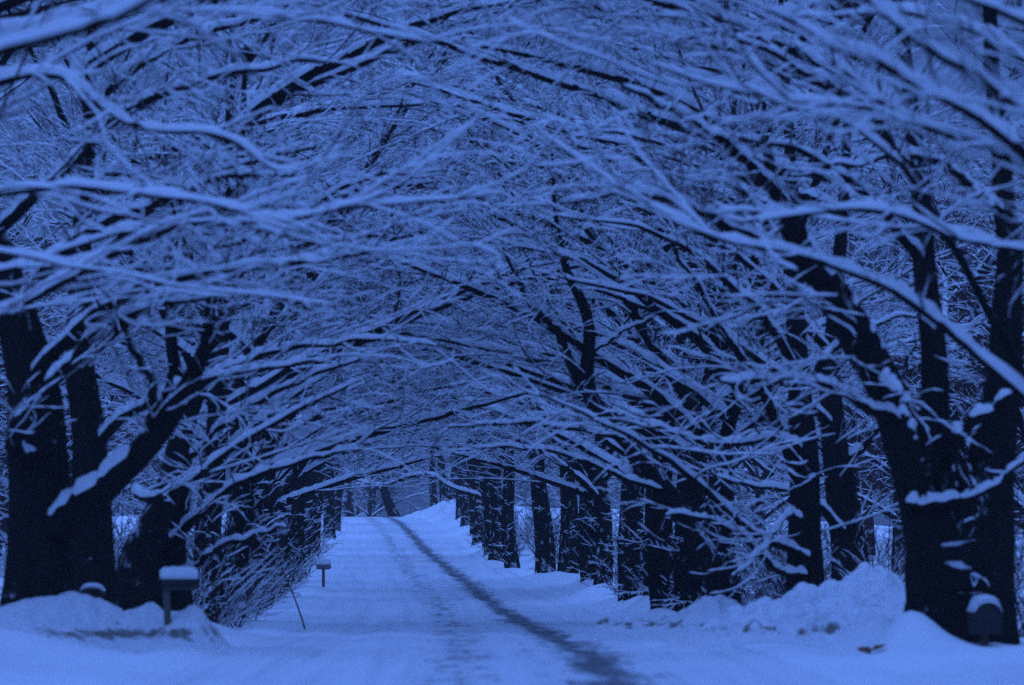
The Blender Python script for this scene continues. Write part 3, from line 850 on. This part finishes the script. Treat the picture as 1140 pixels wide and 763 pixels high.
for k in range(26):
    d = 84 + k * 5.5 + rs.uniform(-2, 2); x = float(XR(d)) + rs.uniform(1.0, 3.5)
    shrub(2 if k % 2 else 0, x / d * FPX + 570, d, "bare snow-dusted thicket growing behind the trunks of the snow-pile row", rs.uniform(.9, 1.4), "thicket behind the snow-pile row")
for k in range(20):
    d = 76 + k * 5.0 + rs.uniform(-2, 2); x = float(XL(d)) - rs.uniform(.8, 4.0)
    shrub(2 if k % 2 else 0, x / d * FPX + 570, d, "bare snow-dusted thicket growing behind the trunks of the mailbox row", rs.uniform(.9, 1.4), "thicket behind the mailbox row")
for px, d in ((95, 78), (125, 80), (140, 86), (112, 90), (1085, 68), (1110, 72), (1130, 66), (1150, 70), (1122, 80)):
    shrub(2, px, d, "tall bare thicket filling the gap behind the nearest big trunks", rs.uniform(.9, 1.25), "thicket behind the nearest trunks")
shrub(1, 238, 80, "low splayed bare bush on open snow by the bank's foot near the leaning stick", .55)

# ------------------------------------------------------------------ snow piles
def pile_mat(name, dirt):
    m, n, b = new_mat(name)
    c = objco(n)
    f = math_(n, 'ADD', noise(n, c, 7, 5, .6), math_(n, 'MULTIPLY', noise(n, c, 25, 3), .3))
    col = mixc(n, noise(n, c, 2, 4), (.85, .865, .875), (.92, .925, .93))
    if dirt:
        sp = node(n, "ShaderNodeSeparateXYZ"); n.links.new(c, sp.inputs[0])
        band = math_(n, 'SUBTRACT', 1.0, math_(n, 'MULTIPLY', math_(n, 'ABSOLUTE', math_(n, 'SUBTRACT', sp.outputs[2], dirt[0])), 1 / dirt[1]), clamp=True)
        pat = math_(n, 'MULTIPLY', math_(n, 'SUBTRACT', math_(n, 'ADD', noise(n, c, 3.2, 5, .65), math_(n, 'MULTIPLY', band, .22)), dirt[2]), 9, clamp=True)
        pat = math_(n, 'MULTIPLY', pat, math_(n, 'GREATER_THAN', band, .02))
        col = mixc(n, pat, col, mixc(n, noise(n, c, 9, 3), (.13, .10, .075), (.36, .33, .29)))
    speck = math_(n, 'MULTIPLY', math_(n, 'MULTIPLY', math_(n, 'SUBTRACT', noise(n, scaled(n, c, (1, .5, 1)), 7, 4, .7), .60), 10, clamp=True), .6)
    col = mixc(n, speck, col, (.30, .29, .28))
    n.links.new(col, b.inputs["Base Color"])
    b.inputs["Roughness"].default_value = .75; b.inputs["Specular IOR Level"].default_value = .2
    bump(n, b, f, .9, .14)
    return m
def snow_pile(label, cx, cy, sx, sy, hfun, lump, mat, res=.05, seed=0):
    """heap of ploughed snow: a height patch over the ground with its foot sunk into it"""
    nx = int(2 * sx / res); ny = int(2 * sy / (res * 1.6))
    xs = np.linspace(-sx, sx, nx); ys = np.linspace(-sy, sy, ny)
    X, Y = np.meshgrid(xs, ys)
    h = hfun(X, Y)
    win = sstep(1, .82, np.abs(X) / sx) * sstep(1, .8, np.abs(Y) / sy)
    h = h * win - .12 * (1 - win)
    nz = fbm((X + cx) * 1.1 + seed, (Y + cy) * 1.1, 3) * .3
    rg = np.random.default_rng(seed + 400)
    clod = np.zeros(X.shape)
    for _ in range(int(sx * sy * 190)):
        bx, by = rg.uniform(-sx, sx), rg.uniform(-sy, sy)
        r_ = min(.17, .04 + rg.exponential(.036)); ry = r_ * 1.5
        i0, i1 = np.searchsorted(xs, [bx - r_, bx + r_]); j0, j1 = np.searchsorted(ys, [by - ry, by + ry])
        q = 1 - ((X[j0:j1, i0:i1] - bx) / r_) ** 2 - ((Y[j0:j1, i0:i1] - by) / ry) ** 2
        clod[j0:j1, i0:i1] = np.maximum(clod[j0:j1, i0:i1], np.sqrt(np.clip(q, 0, 1)) * r_ * rg.uniform(.4, .8))
    hh = h + np.clip(h, 0, .5) * nz * .8 + lump * clod * sstep(.02, .2, h)
    Z = ground_z(X + cx, Y + cy) + np.where(h > .01, hh, -.12)
    base = gz(cx, cy)
    V = np.stack([X, Y, Z - base], -1).reshape(-1, 3)
    o = obj("snow_pile", mesh("snow_pile", V, strip_faces(1, ny, nx, False), [mat]))
    o.location = (cx, cy, base)
    o["label"] = label; o["category"] = "snow pile"
    return o
def heap(lst):
    def f(X, Y):
        r = np.full(X.shape, -.15)
        for (x, y, a, b, h) in lst:
            q = ((X - x) / a) ** 2 + ((Y - y) / b) ** 2
            e = h * np.exp(-q * 1.6) * 1.15 - .15 * h
            t_ = np.clip(.5 + (e - r) / .6, 0, 1)
            r = r * (1 - t_) + e * t_ + .15 * t_ * (1 - t_)
        return r
    return f
M_PILE = pile_mat("ploughed_snow", (.28, .22, .70))
M_BANK = pile_mat("dirty_bank_snow", (.14, .16, .635))
# right: high lumpy heap whose summit is at photo (975, 632)
snow_pile("tall lumpy heap of ploughed snow beside the massive stemmed maple", 4.4, 62.5, 3.0, 3.2,
    heap([(.80, .2, 1.25, 1.8, .98), (.0, .1, 1.3, 1.7, .72), (-.9, -.1, 1.3, 1.5, .42), (1.5, -.4, .9, 1.4, .66)]), 1.7, M_PILE, .035, 3)
snow_pile("lower smooth ridge of ploughed snow running from the tall heap towards the road", 3.1, 70, 2.6, 4.2,
    heap([(.2, .5, 1.4, 2.2, .60), (1.2, -.6, 1.1, 1.8, .58), (-.9, 1.2, 1.3, 2.0, .42)]), .9, M_PILE, .04, 11)
snow_pile("dirty snow bank heaped around the near mailbox post", -5.6, 59.4, 3.4, 2.8,
    heap([(.55, .3, .75, 1.5, .50), (1.1, -.1, .75, 1.3, .50), (.0, .3, 1.2, 1.4, .34), (-.9, .3, 1.6, 1.5, .12), (-2.2, .4, 1.8, 1.6, .10)]), .8, M_BANK, .04, 21)

# ------------------------------------------------------------------ mailboxes and small things
def plain(name, c1, c2, rough=.6, sc=12, metal=0):
    m, n, b = new_mat(name)
    n.links.new(mixc(n, noise(n, objco(n), sc, 4), c1, c2), b.inputs["Base Color"])
    b.inputs["Roughness"].default_value = rough; b.inputs["Metallic"].default_value = metal
    bump(n, b, noise(n, objco(n), sc * 3, 3), .15, .01)
    return m
M_BOX = plain("dark_painted_metal", (.009, .009, .01), (.02, .019, .018), .75)
M_BARKBOX = plain("black_painted_metal", (.008, .008, .009), (.018, .018, .018), .7)
M_BOX2 = plain("grey_painted_metal", (.12, .12, .125), (.2, .2, .2), .5)
M_POST = plain("weathered_wood", (.07, .055, .042), (.14, .115, .09), .85, 20)
def box_geo(x0, x1, y0, y1, z0, z1, n=1):
    V = np.array([(x, y, z) for z in (z0, z1) for (x, y) in ((x0, y0), (x1, y0), (x1, y1), (x0, y1))], float)
    F = np.array([(0, 3, 2, 1), (4, 5, 6, 7), (0, 1, 5, 4), (1, 2, 6, 5), (2, 3, 7, 6), (3, 0, 4, 7)])
    return V, F
def vault(L, wd, hh, seg=10):
    """rounded-top box along x from 0..L, width wd (y), total height hh"""
    r = wd / 2; st = hh - r
    pr = [(-r, 0), (-r, st)] + [(-r * math.cos(t), st + r * math.sin(t)) for t in np.linspace(0, math.pi, seg)[1:-1]] + [(r, st), (r, 0)]
    k = len(pr)
    V = np.array([(x, y, z) for x in (0, L) for (y, z) in pr], float)
    F = [(i, (i + 1) % k, (i + 1) % k + k, i + k) for i in range(k)]
    caps = [np.array([list(range(k))[::-1]]), np.array([list(range(k, 2 * k))])]
    return V, [np.array(F)] + caps
def bevel(o, wdt, seg=2):
    md = o.modifiers.new("bevel", 'BEVEL'); md.width = wdt; md.segments = seg; md.limit_method = 'ANGLE'
def snowcap(L, wd, h, r, n=14, m=9, seed=0):
    """soft pillow of snow on a vaulted roof"""
    rng = np.random.default_rng(seed)
    xs = np.linspace(-.02, L + .015, n); a = np.linspace(-1, 1, m)
    V = []; 
    for layer in (0, 1):
        for i, x in enumerate(xs):
            e = min(1, min(i, n - 1 - i) / 1.6 + .35)
            for j, t in enumerate(a):
                base = -(1 - math.sqrt(max(0, 1 - (t * .98) ** 2))) * r * .9
                up = h * (1 - t ** 4) ** .6 * e * (1 + .12 * rng.normal()) if layer else -.004
                V.append((x, t * wd / 2 * 1.03, base + (up if layer else -.006)))
    V = np.array(V); N = n * m
    F = [tuple(np.array((i * m + j, i * m + j + 1, (i + 1) * m + j + 1, (i + 1) * m + j))[::-1] + l * N) if l == 0 else
         (i * m + j + N, i * m + j + 1 + N, (i + 1) * m + j + 1 + N, (i + 1) * m + j + N)
         for l in (0, 1) for i in range(n - 1) for j in range(m - 1)]
    rim = [i * m for i in range(n)] + [(n - 1) * m + j for j in range(1, m)] + [i * m + m - 1 for i in range(n - 2, -1, -1)] + [j for j in range(m - 2, 0, -1)]
    for i in range(len(rim)):
        p, q = rim[i], rim[(i + 1) % len(rim)]
        F.append((p, q, q + N, p + N))
    return V, np.array(F)

def mailbox(label, px, py, d, L, wd, hh, post_h, mat, post_at, lean, cap, rz=0):
    p = W(px, py, d)                      # foot of the post, in the snow
    root = thing("mailbox", label, "mailbox", tuple(p), None, rz)
    post = obj("post", mesh("mailbox_post", *box_geo(-.05, .05, -.05, .05, -.6, post_h), [M_POST], smooth=False), root)
    bevel(post, .008); post.rotation_euler = (0, lean, 0)
    dx = post_h * math.sin(lean)
    z0 = post_h * math.cos(lean)
    br = obj("support_board", mesh("mailbox_board", *box_geo(dx - post_at * L + .02, dx + (1 - post_at) * L - .03, -wd * .42, wd * .42, z0 + .001, z0 + .028), [M_POST], smooth=False), root)
    bevel(br, .004)
    V, F = vault(L, wd, hh)
    V = V + np.array([dx - post_at * L, 0, z0 + .03])
    b = obj("box", mesh("mailbox_box", V, F, [mat], smooth=False), root); bevel(b, .004)
    V, F = vault(.016, wd + .014, hh + .006)
    V = V + np.array([dx + (1 - post_at) * L + .001, 0, z0 + .028])
    dr = obj("door", mesh("mailbox_door", V, F, [mat], smooth=False), root); bevel(dr, .003)
    kn = obj("handle", mesh("mailbox_handle", *box_geo(dx + (1 - post_at) * L + .018, dx + (1 - post_at) * L + .04, -.02, .02, z0 + hh - .02, z0 + hh + .01), [mat], smooth=False), dr)
    V, F = snowcap(L, wd, cap, wd / 2)
    V = V + np.array([dx - post_at * L, 0, z0 + .03 + hh])
    obj("snow_cap", mesh("mailbox_snow", V, F, [M_SNOW]), root)
    return root
mailbox("dark mailbox with thick snow cap on a leaning post in the dirty snow bank", 187, 694, 58.6, .49, .21, .20, .46, M_BOX, .14, -.06, .08, .08)
mailbox("small grey mailbox on a short post standing alone at the road's edge further up", 360, 650, 150, .50, .2, .22, .50, M_BOX2, .5, .0, .10, .05)

# small lantern-like box with peaked snow roof behind the bank
def birdbox():
    p = W(103, 669, 61.6)
    root = thing("small_box", "small dark box with peaked snowy roof half hidden behind the mailbox bank", "box", tuple(p))
    V, F = box_geo(-.13, .13, -.12, .12, -.5, .10)
    b = obj("body", mesh("small_box_body", V, F, [M_BOX], smooth=False), root); bevel(b, .006)
    V = np.array([(-.17, -.16, .09), (0, -.16, .17), (.17, -.16, .09), (-.17, .16, .09), (0, .16, .17), (.17, .16, .09),
                  (-.17, -.16, .105), (0, -.16, .185), (.17, -.16, .105), (-.17, .16, .105), (0, .16, .185), (.17, .16, .105)])
    F = np.array([(0, 3, 4, 1), (1, 4, 5, 2), (6, 7, 10, 9), (7, 8, 11, 10), (0, 1, 7, 6), (1, 2, 8, 7), (3, 9, 10, 4), (4, 10, 11, 5), (0, 6, 9, 3), (2, 5, 11, 8)])
    obj("roof", mesh("small_box_roof", V, F, [M_POST], smooth=False), root)
    V, F = snowcap(.34, .34, .05, .08); V = V[:, [1, 0, 2]] * np.array([1, 1, 1.0]); V = V + np.array([0, -.17, .20])
    obj("snow_cap", mesh("small_box_snow", V, F[:, ::-1], [M_SNOW]), root)
birdbox()

# box with arched snow cap at the foot of the massive maple
def trunk_box():
    p = W(1096, 728, 55.9)
    root = thing("mailbox", "dark round-topped box with thick arched snow cap against the massive maple's foot", "mailbox", tuple(p), None, -1.45)
    pst = obj("post", mesh("trunk_box_post", *box_geo(-.05, .05, -.05, .05, -.4, .26), [M_POST], smooth=False), root); bevel(pst, .008)
    V, F = vault(.42, .36, .42); V = V + np.array([-.2, 0, .262])
    b = obj("box", mesh("trunk_box_box", V, F, [M_BARKBOX], smooth=False), root); bevel(b, .006)
    V, F = vault(.018, .372, .426); V = V + np.array([.221, 0, .259])
    dr = obj("door", mesh("trunk_box_door", V, F, [M_BARKBOX], smooth=False), root); bevel(dr, .003)
    V, F = snowcap(.44, .36, .085, .18, seed=4); V = V + np.array([-.2, 0, .262 + .42])
    obj("snow_cap", mesh("trunk_box_snow", V, F, [M_SNOW]), root)
trunk_box()

# thin marker stick leaning in the snow
def stick():
    a = W(342, 708, 91); b = W(313, 640, 91.5)
    z = gz(a[0], a[1]); off = z + .02 - a[2]
    g = Geo()
    P, R = resample([a + (0, 0, off - .15), a * .6 + b * .4 + (0, 0, off), b + (0, 0, off)], [.018, .016, .012], 12, np.random.default_rng(2), .006)
    base = P[0].copy()
    tubes(g, (P - base)[None], R[None], 8)
    root = obj("stick", g.mesh("stick", [M_TWIG])); root.location = tuple(base)
    root["label"] = "thin bare stick leaning out of the open snow beside the road"; root["category"] = "stick"
stick()

# curled dead leaf clump on the snow below the tall heap
def leaf():
    rng = np.random.default_rng(6)
    p = W(970, 733, 55)
    x, y = p[0], p[1]
    m = plain("dead_leaf", (.20, .085, .035), (.32, .15, .07), .8)
    g = Geo()
    n = 9
    for k in range(3):
        a = rng.uniform(0, 6.28); L = rng.uniform(.16, .26)
        t = np.linspace(0, 1, n)[:, None]; s = np.linspace(-1, 1, 7)[None]
        wv = np.sin(t * math.pi) ** .7 * .075 * (1 + .3 * np.sin(t * 16))
        X = t * L + 0 * s; Y = s * wv; Z = .05 * np.abs(s) * np.sin(t * 3) + .06 * t ** 2 + .01 * rng.random((n, 7))
        c_, s_ = math.cos(a), math.sin(a)
        top = np.stack([X * c_ - Y * s_, X * s_ + Y * c_, Z + .02 * k], -1).reshape(-1, 3)
        g.add(top, strip_faces(1, n, 7, False))
    me = g.mesh("leaf", [m]); o = obj("dead_leaf_clump", me)
    md = o.modifiers.new("thick", 'SOLIDIFY'); md.thickness = .004
    o.location = (x, y, float(ground_z(x, y)) + .02)
    o["label"] = "orange-brown dead leaf clump lying on the snow before the tall heap"; o["category"] = "leaf clump"
leaf()

# ------------------------------------------------------------------ haze
def haze():
    V, F = box_geo(-310, 310, -20, 760, -6, 40)
    m = bpy.data.materials.new("dusk_haze"); m.use_nodes = True
    n = m.node_tree; n.nodes.remove(n.nodes["Principled BSDF"])
    v = node(n, "ShaderNodeVolumePrincipled")
    v.inputs["Density"].default_value = HAZE
    v.inputs["Color"].default_value = (.9, .92, .95, 1)
    v.inputs["Anisotropy"].default_value = .2
    n.links.new(v.outputs[0], n.nodes["Material Output"].inputs["Volume"])
    o = obj("haze", mesh("haze", V, F, [m], smooth=False)); o["kind"] = "stuff"
haze()
